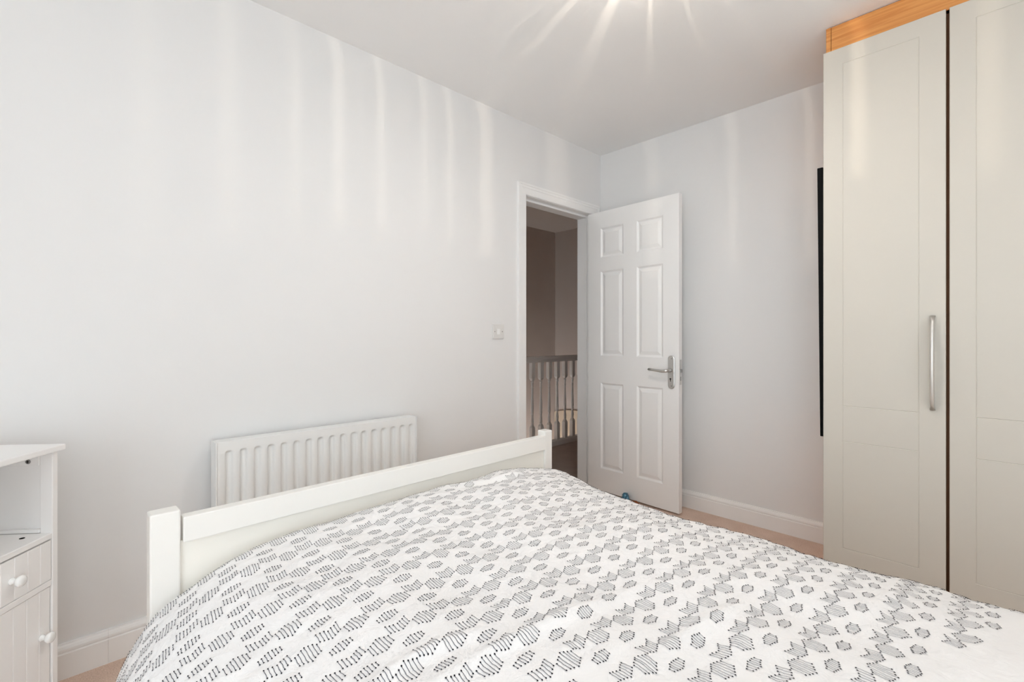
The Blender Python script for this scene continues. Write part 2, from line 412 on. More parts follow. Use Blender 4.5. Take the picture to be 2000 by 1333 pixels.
b0.location = (0, ys[0] - 0.74, 0)
for y in ys[1:]:
    c = b0.copy(); COL.objects.link(c); c.parent = bn; c.location = (0, y - 0.74, 0)
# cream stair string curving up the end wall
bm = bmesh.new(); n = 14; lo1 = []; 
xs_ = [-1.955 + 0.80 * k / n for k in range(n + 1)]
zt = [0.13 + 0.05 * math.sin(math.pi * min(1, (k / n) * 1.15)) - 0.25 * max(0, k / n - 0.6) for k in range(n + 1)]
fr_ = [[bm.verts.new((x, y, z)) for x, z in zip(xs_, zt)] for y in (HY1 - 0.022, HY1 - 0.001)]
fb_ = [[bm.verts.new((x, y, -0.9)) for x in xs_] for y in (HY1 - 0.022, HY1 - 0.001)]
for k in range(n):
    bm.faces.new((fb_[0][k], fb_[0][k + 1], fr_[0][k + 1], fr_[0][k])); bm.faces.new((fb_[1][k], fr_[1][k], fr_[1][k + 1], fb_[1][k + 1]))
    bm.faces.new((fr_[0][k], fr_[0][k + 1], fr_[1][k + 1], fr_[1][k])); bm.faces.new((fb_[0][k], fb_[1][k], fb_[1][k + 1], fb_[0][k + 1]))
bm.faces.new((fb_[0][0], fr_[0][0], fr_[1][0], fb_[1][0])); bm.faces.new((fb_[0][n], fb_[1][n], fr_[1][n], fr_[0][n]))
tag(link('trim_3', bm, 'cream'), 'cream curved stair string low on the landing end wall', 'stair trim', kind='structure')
# lamp downstairs: a shaded wall light throwing a pool of light on the stairwell wall
sl = tag(empty('stair_wall_lamp', (HX, 1.30, -0.95)), 'shaded lamp on the wall down the stairwell', 'lamp')
lathe('shade', [(0.05, 0.10), (0.09, -0.06), (0.088, -0.06), (0.048, 0.10)], 'frosted', sl, loc=(0.11, 0, 0))
tube('arm', [(0, 0, 0.05), (0.06, 0, 0.11), (0.11, 0, 0.10)], 0.008, 'lampmetal', sl)
L = bpy.data.lights.new('stair_lamp_bulb', 'POINT'); L.energy = 60; L.color = (1.0, 0.80, 0.60); L.shadow_soft_size = 0.02
lo_ = bpy.data.objects.new('stair_lamp_bulb', L); COL.objects.link(lo_); lo_.parent = sl; lo_.location = (0.11, 0, 0.0)

# ================================================================== DOOR LEAF
leaf_w, leaf_h, leaf_t = 0.711, 1.968, 0.036
hinge = (0.004, -0.158, 0.012)
ang = -math.atan2(0.187 - 0.158, 0.711)
dr = tag(empty('door_1', hinge, ang), 'white six panel door standing open against the back wall', 'door', kind='structure')
# front face is local y=0 (towards viewer -y), back y=+t ; rows of panels
cols = [(0.113, 0.304), (0.409, 0.602)]
rows = [(0.158, 0.762), (0.953, 1.548), (1.643, 1.852)]
bm = bmesh.new()
xs = [0, 0.113, 0.304, 0.409, 0.602, leaf_w]; zs = [0, 0.158, 0.762, 0.953, 1.548, 1.643, 1.852, leaf_h]
G = {}
for s, yy in ((0, 0.0), (1, leaf_t)):
    for i, x in enumerate(xs):
        for j, z in enumerate(zs): G[(s, i, j)] = bm.verts.new((x, yy, z))
for s in (0, 1):
    for i in range(5):
        for j in range(7):
            if i in (1, 3) and j in (1, 3, 5): continue
            f = [G[(s, i, j)], G[(s, i + 1, j)], G[(s, i + 1, j + 1)], G[(s, i, j + 1)]]
            bm.faces.new(f if s == 0 else f[::-1])
for i in range(5):
    bm.faces.new((G[(0, i, 0)], G[(1, i, 0)], G[(1, i + 1, 0)], G[(0, i + 1, 0)])); bm.faces.new((G[(0, i, 7)], G[(0, i + 1, 7)], G[(1, i + 1, 7)], G[(1, i, 7)]))
for j in range(7):
    bm.faces.new((G[(0, 0, j)], G[(0, 0, j + 1)], G[(1, 0, j + 1)], G[(1, 0, j)])); bm.faces.new((G[(0, 5, j)], G[(1, 5, j)], G[(1, 5, j + 1)], G[(0, 5, j + 1)]))
link('leaf', bm, 'door', dr)
def panel(x0, x1, z0, z1):
    bm = bmesh.new()
    for side in (0, 1):
        # inset steps: (inset, depth) ogee down, flat, bevelled raised field
        steps = [(0.0, 0.0), (0.004, 0.0025), (0.010, 0.0075), (0.013, 0.0085), (0.016, 0.0085), (0.036, 0.0025), (0.038, 0.0020)]
        rings = []
        for ins, dep in steps:
            y = dep if side == 0 else leaf_t - dep
            rings.append([bm.verts.new((a, y, c)) for a, c in ((x0 + ins, z0 + ins), (x1 - ins, z0 + ins), (x1 - ins, z1 - ins), (x0 + ins, z1 - ins))])
        for r0, r1 in zip(rings[:-1], rings[1:]):
            for k in range(4):
                f = (r0[k], r0[(k + 1) % 4], r1[(k + 1) % 4], r1[k]); bm.faces.new(f if side == 0 else f[::-1])
        bm.faces.new(rings[-1] if side == 0 else rings[-1][::-1])
    me = bpy.data.meshes.new('panel'); bm.to_mesh(me); bm.free(); me.materials.append(M['door'])
    o = bpy.data.objects.new('panel', me); COL.objects.link(o); o.parent = dr
for c in cols:
    for r in rows: panel(c[0], c[1], r[0], r[1])
# lever handle on both faces
def lever(side):
    s = -1 if side == 0 else 1; y0 = 0 if side == 0 else leaf_t
    h = empty('handle', (0.662, y0, 0.876), 0, dr)
    tag(h, 'satin nickel lever handle on a long round ended plate')
    bm = bmesh.new(); ring = []
    for k in range(9): a = math.pi * k / 8; ring.append((0.0215 * math.cos(a), 0.071 + 0.0215 * math.sin(a)))
    for k in range(9): a = math.pi + math.pi * k / 8; ring.append((0.0215 * math.cos(a), -0.092 + 0.0215 * math.sin(a)))
    b_ = [bm.verts.new((p, 0, q)) for p, q in ring]; m_ = [bm.verts.new((p, s * 0.006, q)) for p, q in ring]; f_ = [bm.verts.new((p * 0.86, s * 0.008, q * 0.975)) for p, q in ring]
    nn = len(ring)
    for A, B in ((b_, m_), (m_, f_)):
        for k in range(nn): bm.faces.new((A[k], A[(k + 1) % nn], B[(k + 1) % nn], B[k]))
    bm.faces.new(b_); bm.faces.new(f_)
    link('backplate', bm, 'satin', h)
    tube('lever', [(-0.004, s * 0.007, 0), (-0.004, s * 0.03, 0), (-0.007, s * 0.043, 0.0), (-0.018, s * 0.050, -0.002), (-0.04, s * 0.051, -0.004), (-0.075, s * 0.051, -0.001), (-0.11, s * 0.051, 0.003), (-0.130, s * 0.051, 0.004), (-0.137, s * 0.049, 0.004)],
         [0.011, 0.0105, 0.010, 0.010, 0.0092, 0.0078, 0.0078, 0.0078, 0.004], 'satin', h, 14)
    lathe('rose', [(0.013, 0), (0.013, 0.006), (0.0115, 0.010)], 'satin', h, 18, (-0.004, s * 0.007, 0), (-s * math.pi / 2 * -1, 0, 0))
    bm = bmesh.new(); lathe('k', [(0.0055, 0), (0.0055, 0.0012)], None, n=14, bm=bm)
    bmesh.ops.rotate(bm, verts=bm.verts[:], cent=(0, 0, 0), matrix=Matrix.Rotation(s * math.pi / 2 * -1, 3, 'X'))
    add_box(bm, (-0.0022, min(0, s * 0.0012), -0.016), (0.0022, max(0, s * 0.0012), -0.002))
    link('keyhole', bm, 'dark', h, loc=(-0.004, s * 0.0078, -0.052))
    for q in (0.074, -0.095):
        bm = bmesh.new(); lathe('k', [(0.0035, -0.0012), (0.0035, 0.0012)], None, n=10, bm=bm)
        bmesh.ops.rotate(bm, verts=bm.verts[:], cent=(0, 0, 0), matrix=Matrix.Rotation(math.pi / 2, 3, 'X'))
        link('screw', bm, 'steel', h, loc=(0.003, s * 0.0085, q))
lever(0); lever(1)
lt = box('latch_plate', (leaf_w - 0.0005, 0.007, 0.79), (leaf_w + 0.0015, 0.029, 0.945), 'satin', dr, 0.0006, 1)
box('latch_bolt', (leaf_w + 0.001, 0.012, 0.866), (leaf_w + 0.010, 0.024, 0.886), 'steel', lt, 0.001, 1)
box('deadbolt', (leaf_w + 0.001, 0.012, 0.815), (leaf_w + 0.0025, 0.023, 0.840), 'steel', lt, 0.0005, 1)
for z in (0.22, 0.98, 1.76):
    bm = bmesh.new(); lathe('h', [(0.0055, z), (0.0055, z + 0.09)], None, n=12, bm=bm)
    link('hinge', bm, 'satin', dr, True, (-0.004, 0.020 + 0.0, 0))

# small things by the door foot
tk = tag(empty('blue_trinket', (0.352, -0.212, 0.0), math.radians(-10)), 'small glossy blue plastic piece with a curved tip at the open door foot', 'trinket')
bm = bmesh.new()
bmesh.ops.create_uvsphere(bm, u_segments=20, v_segments=14, radius=1.0)
for v in bm.verts:
    x, y, z = v.co
    lobe = 1 + 0.10 * math.sin(4 * x + 1.3) * (0.4 + 0.6 * max(0, z))
    v.co = Vector((x * 0.027 * lobe, y * 0.020 * lobe, max(z, -0.75) * 0.030 * lobe + 0.0225))
tk.scale = (1.12, 1.12, 1.12)
link('body', bm, 'blue', tk, True)
tube('curved_tip', [(-0.016, -0.004, 0.040), (-0.004, -0.005, 0.052), (0.010, -0.004, 0.0565), (0.024, -0.003, 0.0595)], [0.008, 0.0072, 0.005, 0.0012], 'blue', tk, 10, 0.7)
bm = bmesh.new(); bmesh.ops.create_uvsphere(bm, u_segments=14, v_segments=10, radius=1.0)
for v in bm.verts: v.co = Vector((v.co.x * 0.015 + 0.022, v.co.y * 0.014 - 0.010, max(v.co.z, -0.85) * 0.022 + 0.0188))
link('lobe', bm, 'blue', tk, True)
bm = bmesh.new()
pts = [(0, 0, 0.001), (0.055, -0.012, 0.0015), (0.060, 0.012, 0.012), (0.030, 0.022, 0.018), (-0.002, 0.018, 0.010)]
top = [bm.verts.new((a, b, c + 0.0025)) for a, b, c in pts]; bot = [bm.verts.new((a, b, max(0.0002, c))) for a, b, c in pts]
bm.faces.new(top); bm.faces.new(bot[::-1])
for k in range(5): bm.faces.new((top[k], bot[k], bot[(k + 1) % 5], top[(k + 1) % 5]))
tag(link('brown_scrap', bm, 'amber', None, False, (0.388, -0.208, 0.0), (0, 0, math.radians(-8))), 'amber brown folded scrap beside the blue piece on the carpet', 'scrap')

# ================================================================== LIGHT SWITCH
sw = tag(empty('light_switch', (0, -1.036, 1.1285)), 'white square light switch plate left of the doorway', 'light switch')
box('plate', (0, -0.0435, -0.0435), (0.008, 0.0435, 0.0435), 'switch', sw, 0.0025)
bm = bmesh.new(); add_box(bm, (0.007, -0.012, -0.017), (0.0105, 0.012, 0.017), 0.001)
for v in bm.verts:
    if v.co.x > 0.009: v.co.x += 0.0022 * (v.co.z / 0.017)
link('rocker', bm, 'knob', sw)
for y in (-0.030, 0.030):
    bm = bmesh.new(); lathe('s', [(0.0033, 0.0), (0.0033, 0.0012)], None, n=10, bm=bm)
    link('screw', bm, 'steel', sw, False, (0.0078, y, 0), (0, math.pi / 2, 0))

# ================================================================== RADIATOR
RY0, RY1, RZ0, RZ1, RXF = -2.512, -1.667, 0.155, 0.705, 0.100
ra = tag(empty('radiator', (0, (RY0 + RY1) / 2, RZ0)), 'white ribbed panel radiator on the wall behind the bed footboard', 'radiator')
rcy = (RY0 + RY1) / 2
pitch = 0.04880; g0 = -2.488; gw = 0.030
ysam = [RY0]
def gprof(t):      # t in 0..gw across a groove
    e = 0.0075
    if t < e: return 0.5 - 0.5 * math.cos(math.pi * t / e)
    if t > gw - e * 1.3: return 0.5 - 0.5 * math.cos(math.pi * (gw - t) / (e * 1.3))
    return 1.0
grooves = [g0 + k * pitch for k in range(17)]
for g in grooves: ysam += [g + gw * t for t in (0, 0.06, 0.125, 0.19, 0.25, 0.45, 0.67, 0.74, 0.82, 0.9, 1.0)]
ysam.append(RY1)
ztop = RZ1 - 0.030; zbot = RZ0 + 0.030
zsam = [RZ0, zbot - 0.002, zbot, zbot + 0.004, zbot + 0.008, zbot + 0.014, ztop - 0.018, ztop - 0.014, ztop - 0.011, ztop - 0.008, ztop - 0.005, ztop - 0.002, ztop, ztop + 0.002, RZ1 - 0.004, RZ1]
bm = bmesh.new(); V = []
for z in zsam:
    row = []
    for y in ysam:
        d = 0
        for g in grooves:
            if g <= y <= g + gw:
                dy = abs(y - g - gw / 2) / (gw / 2)
                lim = ztop - 0.013 * (1 - math.sqrt(max(0, 1 - min(1, dy) ** 2)))
                dd = min(lim - z, z - zbot)
                k = max(0, min(1, dd / 0.009)); k = k * k * (3 - 2 * k)
                d = gprof(y - g) * k
        row.append(bm.verts.new((RXF - 0.012 * d, y - rcy, z - RZ0)))
    V.append(row)
for a, b in zip(V[:-1], V[1:]):
    for k in range(len(a) - 1): bm.faces.new((a[k], a[k + 1], b[k + 1], b[k]))
for f in bm.faces: f.normal_update()
link('front_panel', bm, 'radiator', ra, True)
# thin returned edges and body
bm = bmesh.new()
hy = (RY1 - RY0) / 2; hz = RZ1 - RZ0
add_box(bm, (0.045, -hy + 0.002, 0.004), (0.084, hy - 0.002, hz - 0.006))
link('body', bm, 'radiator', ra)
for s in (-1, 1):
    a, b = sorted((s * (hy + 0.0005), s * (hy + 0.005)))
    box('side_cover', (0.030, a, 0.0), (RXF + 0.004, b, hz + 0.002), 'radiator', ra, 0.002)
bm = bmesh.new(); add_box(bm, (0.034, -hy, hz - 0.004), (RXF - 0.002, hy, hz + 0.002), 0.0015)
link('top_cover', bm, 'radiator', ra)
for y in (-hy + 0.12, hy - 0.12):
    box('wall_bracket', (0.0, y - 0.015, 0.06), (0.046, y + 0.015, hz - 0.06), 'radiator', ra, 0.001, 1)

# ================================================================== BED
BETA = math.radians(1.3)
BO_ = (0.715, -2.06)
bed = tag(empty('bed_frame', (BO_[0], BO_[1], 0), BETA), 'white painted wooden bed frame with a low panelled footboard', 'bed')
# local axes: +x to the head, +y across (towards the back wall)
ZP = 0.681
box('post', (-0.046, -0.722, 0), (0.0, -0.662, ZP), 'bed', bed, 0.004)
box('post', (-0.046, 0.674, 0), (0.0, 0.721, ZP), 'bed', bed, 0.004)
box('top_rail', (-0.030, -0.657, 0.600), (0.003, 0.673, 0.6615), 'bed', bed, 0.0025)
box('panel', (-0.024, -0.661, 0.10), (-0.010, 0.6735, 0.603), 'bed_panel', bed)
for s in (-1, 1):
    a, b = sorted((s * 0.690, s * 0.718))
    box('side_rail', (0.001, a, 0.20), (1.990, b, 0.30), 'bed', bed, 0.003)
    a, b = sorted((s * 0.662, s * 0.722))
    box('post', (1.992, a, 0), (2.038, b, 0.98), 'bed', bed, 0.004)
box('headboard', (2.002, -0.661, 0.32), (2.026, 0.661, 0.95), 'bed', bed, 0.004)
bm = bmesh.new(); add_box(bm, (0.02, -0.675, 0.21), (1.985, 0.675, 0.44), 0.04, 3)
tag(link('mattress', bm, 'mattress', None, True, (BO_[0], BO_[1], 0), (0, 0, BETA)), 'white mattress hidden under the duvet on the bed', 'mattress')

# ---- duvet surface: s = arc position across, v = arc position along from the foot
def catmull(pts):
    P = np.array(pts, float); t = [0.0]
    for a, b in zip(P[:-1], P[1:]): t.append(t[-1] + np.linalg.norm(b - a))
    t = np.array(t)
    m = np.zeros_like(P); m[1:-1] = (P[2:] - P[:-2]) / (t[2:] - t[:-2])[:, None]; m[0] = (P[1] - P[0]) / (t[1] - t[0]); m[-1] = (P[-1] - P[-2]) / (t[-1] - t[-2])
    def ev(s):
        s = np.clip(s, t[0], t[-1]); i = np.clip(np.searchsorted(t, s) - 1, 0, len(t) - 2)
        h = (t[i + 1] - t[i]); u = (s - t[i]) / h; u = u[..., None]; h = h[..., None]
        return (2 * u**3 - 3 * u**2 + 1) * P[i] + (u**3 - 2 * u**2 + u) * h * m[i] + (-2 * u**3 + 3 * u**2) * P[i + 1] + (u**3 - u**2) * h * m[i + 1]
    return ev, t
LEFT_F = [(0, .588), (-.12, .585), (-.24, .581), (-.35, .577), (-.44, .571), (-.52, .559), (-.58, .544), (-.64, .523), (-.70, .490), (-.742, .445), (-.775, .380), (-.79, .30), (-.795, .20), (-.795, .12)]
LEFT_M = [(0, .575), (-.12, .574), (-.24, .572), (-.35, .568), (-.44, .561), (-.52, .549), (-.58, .534), (-.64, .513), (-.70, .480), (-.742, .435), (-.775, .370), (-.79, .29), (-.795, .20), (-.795, .12)]
RIGHT_F = [(0, .588), (.12, .592), (.25, .592), (.36, .585), (.46, .572), (.55, .555), (.63, .533), (.70, .505), (.755, .462), (.785, .40), (.80, .32), (.805, .22), (.805, .12)]
RIGHT_M = [(0, .575), (.12, .573), (.25, .566), (.36, .554), (.46, .537), (.55, .514), (.63, .485), (.70, .452), (.755, .410), (.79, .352), (.81, .28), (.82, .20), (.82, .12)]
evLF, tLF = catmull(LEFT_F); evLM, tLM = catmull(LEFT_M); evRF, tRF = catmull(RIGHT_F); evRM, tRM = catmull(RIGHT_M)
SL, SR = tLM[-1], tRM[-1]
def sstep(x, a, b):
    u = np.clip((x - a) / (b - a), 0, 1); return u * u * (3 - 2 * u)
waves = []
for k in range(16):
    lam = rng.uniform(0.16, 0.5); th = rng.uniform(0, math.pi); waves.append((2 * math.pi / lam * math.cos(th), 2 * math.pi / lam * math.sin(th), rng.uniform(0, 6.28), 0.0013 * lam / 0.3))
for k in range(18):
    lam = rng.uniform(0.035, 0.09); th = rng.normal(0.25, 0.35); waves.append((2 * math.pi / lam * math.cos(th), 2 * math.pi / lam * math.sin(th), rng.uniform(0, 6.28), 0.00030))
# soft creases: polyline in (along d, across o) with height and width
CREASES = [([(0.760, -0.56), (0.775, -0.42), (0.790, -0.33), (0.820, -0.20), (0.850, -0.05), (0.862, 0.05)], 0.0085, 0.018),
           ([(0.685, -0.60), (0.690, -0.50), (0.705, -0.41), (0.73, -0.33)], 0.008, 0.015),
           ([(0.985, -0.25), (0.995, -0.12), (1.02, 0.0), (1.05, 0.12)], 0.006, 0.016),
           ([(0.06, 0.02), (0.11, 0.18), (0.135, 0.32), (0.15, 0.46)], 0.010, 0.018),
           ([(0.55, 0.05), (0.62, 0.20), (0.66, 0.36)], 0.005, 0.018),
           ([(1.20, 0.18), (1.23, 0.32), (1.25, 0.45)], 0.006, 0.02),
           ([(0.20, -0.62), (0.45, -0.66), (0.8, -0.68)], 0.006, 0.03)]
def S(s, v):
    s = np.asarray(s, float); v = np.asarray(v, float)
    r = 0.062; q = r * math.pi / 2; d0 = 0.016
    th = np.clip(v / r, 0, math.pi / 2)
    d = np.where(v > q, d0 + r + (v - q), d0 + r * (1 - np.cos(th)))
    drop = np.where(v > q, 0.0, -r * (1 - np.sin(th))) + np.minimum(v, 0)
    w_ = sstep(d, 0.08, 0.5)[..., None]
    L_ = evLF(np.abs(s) * tLF[-1] / SL) * (1 - w_) + evLM(np.abs(s)) * w_
    R_ = evRF(np.abs(s) * tRF[-1] / SR) * (1 - w_) + evRM(np.abs(s)) * w_
    oz = np.where((s < 0)[..., None], L_, R_)
    o = oz[..., 0].copy(); z = oz[..., 1].copy()
    grow = 1 + 0.085 * sstep(d, 0.02, 0.34)
    o = np.where(o < -0.3, -0.3 + (o + 0.3) * (1 + (grow - 1) * 0.8 / 0.5), o)
    side = sstep(0.50 - z, 0.0, 0.2)
    z = z + drop * (1 - 0.6 * side)
    # creases and ripples (fade on the hanging sides)
    disp = np.zeros_like(z)
    for a, b, ph, am in waves: disp += am * np.sin(a * d + b * o + ph)
    for poly, hgt, wid in CREASES:
        P = np.array(poly); oo = P[:, 1]; dd = P[:, 0]
        c = np.interp(o, oo, dd); u = (o - oo[0]) / (oo[-1] - oo[0])
        env = np.clip(u, 0, 1); env = np.where((u > 0) & (u < 1), np.sin(math.pi * env) ** 0.8, 0)
        t = (d - c) / wid
        disp += env * hgt * (np.exp(-t * t) - 0.55 * np.exp(-((t - 1.7) ** 2) / 1.3))
    z = z + disp * (1 - 0.7 * side)
    # gentle pleats down the hanging edge
    pl = 0.012 * np.sin(d * 13 + 0.7) + 0.006 * np.sin(d * 29 + 2)
    o = o + np.sign(o) * pl * sstep(0.42 - z, 0, 0.25)
    return np.stack([d, o, z], -1)
def Sn(s, v):
    e = 0.002
    a = S(s + e, v) - S(s - e, v); b = S(s, v + e) - S(s, v - e)
    n_ = np.cross(b, a); n_ /= np.linalg.norm(n_, axis=-1, keepdims=True) + 1e-12
    n_ = np.where(n_[..., 2:3] < -0.2, -n_, n_)
    return n_
def np_mesh(name, verts, faces4, mats, smooth=True, mi=None):
    me = bpy.data.meshes.new(name)
    me.vertices.add(len(verts)); me.vertices.foreach_set('co', verts.astype(np.float32).ravel())
    nf = len(faces4); me.loops.add(nf * 4); me.loops.foreach_set('vertex_index', faces4.astype(np.int32).ravel())
    me.polygons.add(nf); me.polygons.foreach_set('loop_start', np.arange(0, nf * 4, 4, dtype=np.int32)); me.polygons.foreach_set('loop_total', np.full(nf, 4, np.int32))
    if smooth: me.polygons.foreach_set('use_smooth', np.ones(nf, bool))
    for m_ in mats: me.materials.append(M[m_])
    if mi is not None: me.polygons.foreach_set('material_index', mi.astype(np.int32))
    me.update(calc_edges=True); me.validate()
    return me
VMAX = 1.92
sv = np.linspace(-SL, SR, 420); vv = np.linspace(-0.16, VMAX, 400)
SS, VV = np.meshgrid(sv, vv, indexing='ij')
vert = S(SS, VV).reshape(-1, 3)
ni, nj = SS.shape
I, J = np.meshgrid(np.arange(ni - 1), np.arange(nj - 1), indexing='ij')
f4 = np.stack([I * nj + J, (I + 1) * nj + J, (I + 1) * nj + J + 1, I * nj + J + 1], -1).reshape(-1, 4)
du = bpy.data.objects.new('duvet', np_mesh('duvet', vert, f4, ['cotton'])); COL.objects.link(du)
du.location = (BO_[0], BO_[1], 0); du.rotation_euler = (0, 0, BETA)
tag(du, 'white cotton duvet with dark stitched geometric bands spread over the bed', 'duvet')

# ---- embroidery: columns of stitches running head to foot, knotted at both ends
PY, PX = 0.0800, 0.0905          # repeat across and along
pc = PY / 14
ell, sh = 0.0200, 0.0092
tri = np.array([0, 1 / 3, 2 / 3, 1, 2 / 3, 1 / 3, 0])
cell = []                        # (across offset, start, end)
for k in range(7):
    cell.append(((k - 3) * pc, -sh * tri[k], ell + sh * tri[k]))                                  # wide hexagon
    cell.append((PY / 2 + (k - 3) * pc, -ell + sh * tri[k] * 0.9, sh * tri[k] * 0.9))                # chevron
    hl = 0.0047 + 0.0055 * tri[k]
    cell.append((PY / 2 + (k - 3) * pc * 0.95, PX / 2 - 0.002 - hl, PX / 2 - 0.002 + hl))           # small hexagon
S0, V0 = -0.062, 1.096
st = []
for a in range(-14, 14):
    for b in range(-16, 14):
        for co, c0, c1 in cell:
            s_ = S0 + a * PY + co; v0_ = V0 - ell / 2 + b * PX + c0; v1_ = V0 - ell / 2 + b * PX + c1
            if s_ < -SL + 0.01 or s_ > SR - 0.01 or v0_ < -0.12 or v1_ > VMAX - 0.01: continue
            # plain cloth near the pillow end
            if (v0_ + v1_) / 2 > 1.395 + 0.25 * (S0 + a * PY - 0.30): continue
            st.append((s_, v0_, v1_))
st = np.array(st)
N = len(st)
jit = rng.normal(0, 0.00035, (N, 3)); st[:, 0] += jit[:, 0]; st[:, 1] += jit[:, 1] * 1.5; st[:, 2] += jit[:, 2] * 1.5
K = 5; hw = 0.00042
tt = np.linspace(0, 1, K)
sv_ = st[:, 0][:, None] + np.zeros(K)[None]; vv_ = st[:, 1][:, None] * (1 - tt) + st[:, 2][:, None] * tt
wob = 0.0004 * np.sin(tt[None] * 9 + rng.uniform(0, 6.28, (N, 1)))
lift = 0.0011
def pts_at(s, v): 
    p = S(s, v); n_ = Sn(s, v); return p + n_ * lift
A = pts_at(sv_ - hw + wob, vv_); B = pts_at(sv_ + hw + wob, vv_)
verts = np.stack([A, B], 2).reshape(-1, 3)        # N,K,2
base = (np.arange(N) * K * 2)[:, None] + (np.arange(K - 1) * 2)[None]
fr = np.stack([base, base + 1, base + 3, base + 2], -1).reshape(-1, 4)
# knots: small raised octagon-ish lozenges made of quads
kr = 0.00145
kv = []; kf = []
offs = [(math.cos(a), math.sin(a)) for a in np.linspace(0, 2 * math.pi, 6, endpoint=False)]
cnt = len(verts)
kp = []
for e_, sg in ((1, 1), (2, -1)):
    ks = st[:, 0]; kvv = st[:, e_]
    ring = np.stack([S(ks + kr * 0.9 * c_, kvv + kr * 1.15 * s__) + Sn(ks, kvv) * 0.0012 for c_, s__ in offs], 1)   # N,6,3
    ctr = (S(ks, kvv) + Sn(ks, kvv) * 0.0022)[:, None]
    kp.append(np.concatenate([ring, ctr], 1).reshape(-1, 3))
    b_ = cnt + np.arange(N) * 7; cnt += N * 7
    for k in (0, 2, 4): kf.append(np.stack([b_ + 6, b_ + k, b_ + k + 1, b_ + (k + 2) % 6], -1))
allv = np.concatenate([verts] + kp); kf = np.concatenate(kf)
allf = np.concatenate([fr, kf]); mi = np.concatenate([np.zeros(len(fr)), np.ones(len(kf))])
em = bpy.data.objects.new('embroidery', np_mesh('embroidery', allv, allf, ['thread', 'knot'], True, mi)); COL.objects.link(em)
em.parent = du; em['kind'] = 'stuff'; em['label'] = 'dark slate stitched hexagons and zigzag bands'

# ================================================================== WARDROBE
WX0, WY, WX1 = 1.555, -0.520, 3.18
wd = tag(empty('wardrobe', (WX0, 0, 0)), 'tall ivory fitted wardrobe with beech top strip reaching the ceiling', 'wardrobe')
def wbox(nm, lo, hi, m, b=0.0, seg=2, parent=None): return box(nm, (lo[0] - WX0, lo[1], lo[2]), (hi[0] - WX0, hi[1], hi[2]), m, parent or wd, b, seg)
wbox('side_panel', (WX0, WY + 0.020, 0.0), (WX0 + 0.018, -0.018, H - 0.003), 'wood', 0.001, 1)
wbox('side_panel', (WX1 - 0.018, WY + 0.020, 0.0), (WX1, -0.018, H - 0.003), 'wood', 0.001, 1)
wbox('divider', (2.354, WY + 0.022, 0.06), (2.372, -0.03, 2.345), 'wood_dark')
wbox('back_panel', (WX0 + 0.018, -0.03, 0.0), (WX1 - 0.018, -0.018, H - 0.01), 'wood_dark')
wbox('centre_stile', (1.938, WY + 0.021, 0.06), (1.964, WY + 0.040, 2.336), 'wood_dark')
wbox('fascia', (WX0 + 0.0195, WY + 0.021, 2.322), (WX1 - 0.0195, WY + 0.040, H - 0.004), 'wood', 0.001, 1)
wbox('plinth', (WX0 + 0.018, WY + 0.06, 0.0), (WX1 - 0.018, WY + 0.078, 0.06), 'wood')
GZ = [0.0, 0.197, 0.652, 0.803, 2.262]
def wdoor(x0, x1, hx):
    w_ = x1 - x0; z0, z1 = 0.065, 2.333
    bm = bmesh.new()
    g = 0.0020; gd = 0.0017
    m0, m1 = 0.072, w_ - 0.078
    # front face with V grooves as a graded grid of real geometry
    gx = [0, 0.0015, m0 - g, m0, m0 + g, m1 - g, m1, m1 + g, w_ - 0.0015, w_]
    gz_l = [z0, z0 + 0.0015]
    for c in (0.197, 0.652, 0.803, 2.262): gz_l += [c - g, c, c + g]
    gz_l += [z1 - 0.0015, z1]
    def dep(i, j):
        x = gx[i]; z = gz_l[j]; e = 0.0
        if i in (0, len(gx) - 1) or j in (0, len(gz_l) - 1): e = 0.0015
        inx = m0 <= x <= m1; inz = 0.197 <= z <= 2.262
        onx = abs(x - m0) < 1e-6 or abs(x - m1) < 1e-6
        onz = min(abs(z - c) for c in (0.197, 0.652, 0.803, 2.262)) < 1e-6
        if (onx and inz and not (0.652 + 1e-5 < z < 0.803 - 1e-5 and False)) or (onz and inx): e = gd
        return e
    grid = [[bm.verts.new((x, WY + dep(i, j), z)) for j, z in enumerate(gz_l)] for i, x in enumerate(gx)]
    for i in range(len(gx) - 1):
        for j in range(len(gz_l) - 1): bm.faces.new((grid[i][j], grid[i + 1][j], grid[i + 1][j + 1], grid[i][j + 1]))
    bk = [bm.verts.new((x, WY + 0.0185, z)) for x, z in ((0, z0), (w_, z0), (w_, z1), (0, z1))]
    bm.faces.new(bk[::-1])
    nx, nz = len(gx), len(gz_l)
    bm.faces.new([grid[i][0] for i in range(nx)][::-1] + [bk[0], bk[1]])
    bm.faces.new([grid[i][nz - 1] for i in range(nx)] + [bk[2], bk[3]])
    bm.faces.new([grid[0][j] for j in range(nz)] + [bk[3], bk[0]])
    bm.faces.new([grid[nx - 1][j] for j in range(nz)][::-1] + [bk[1], bk[2]])
    d = link('door', bm, 'ward', wd, loc=(x0 - WX0, 0, 0))
    pts = []; rad = []
    for k in range(17):
        t = k / 16; z = 0.818 + 0.358 * t
        pts.append((hx - x0, WY - 0.004 - 0.030 * math.sin(math.pi * t) ** 0.55, z)); rad.append(0.0088 + 0.0028 * math.sin(math.pi * t) ** 0.5)
    h = tube('handle', pts, rad, 'pewter', d, 14, 0.65)
    h['label'] = 'long bowed brushed metal handle'
    return d
wdoor(1.549, 1.9455, 1.9085)
wdoor(1.9555, 2.3525, 2.318)
wdoor(2.3625, 2.7595, 2.400)
wdoor(2.7695, 3.1785, 2.806)

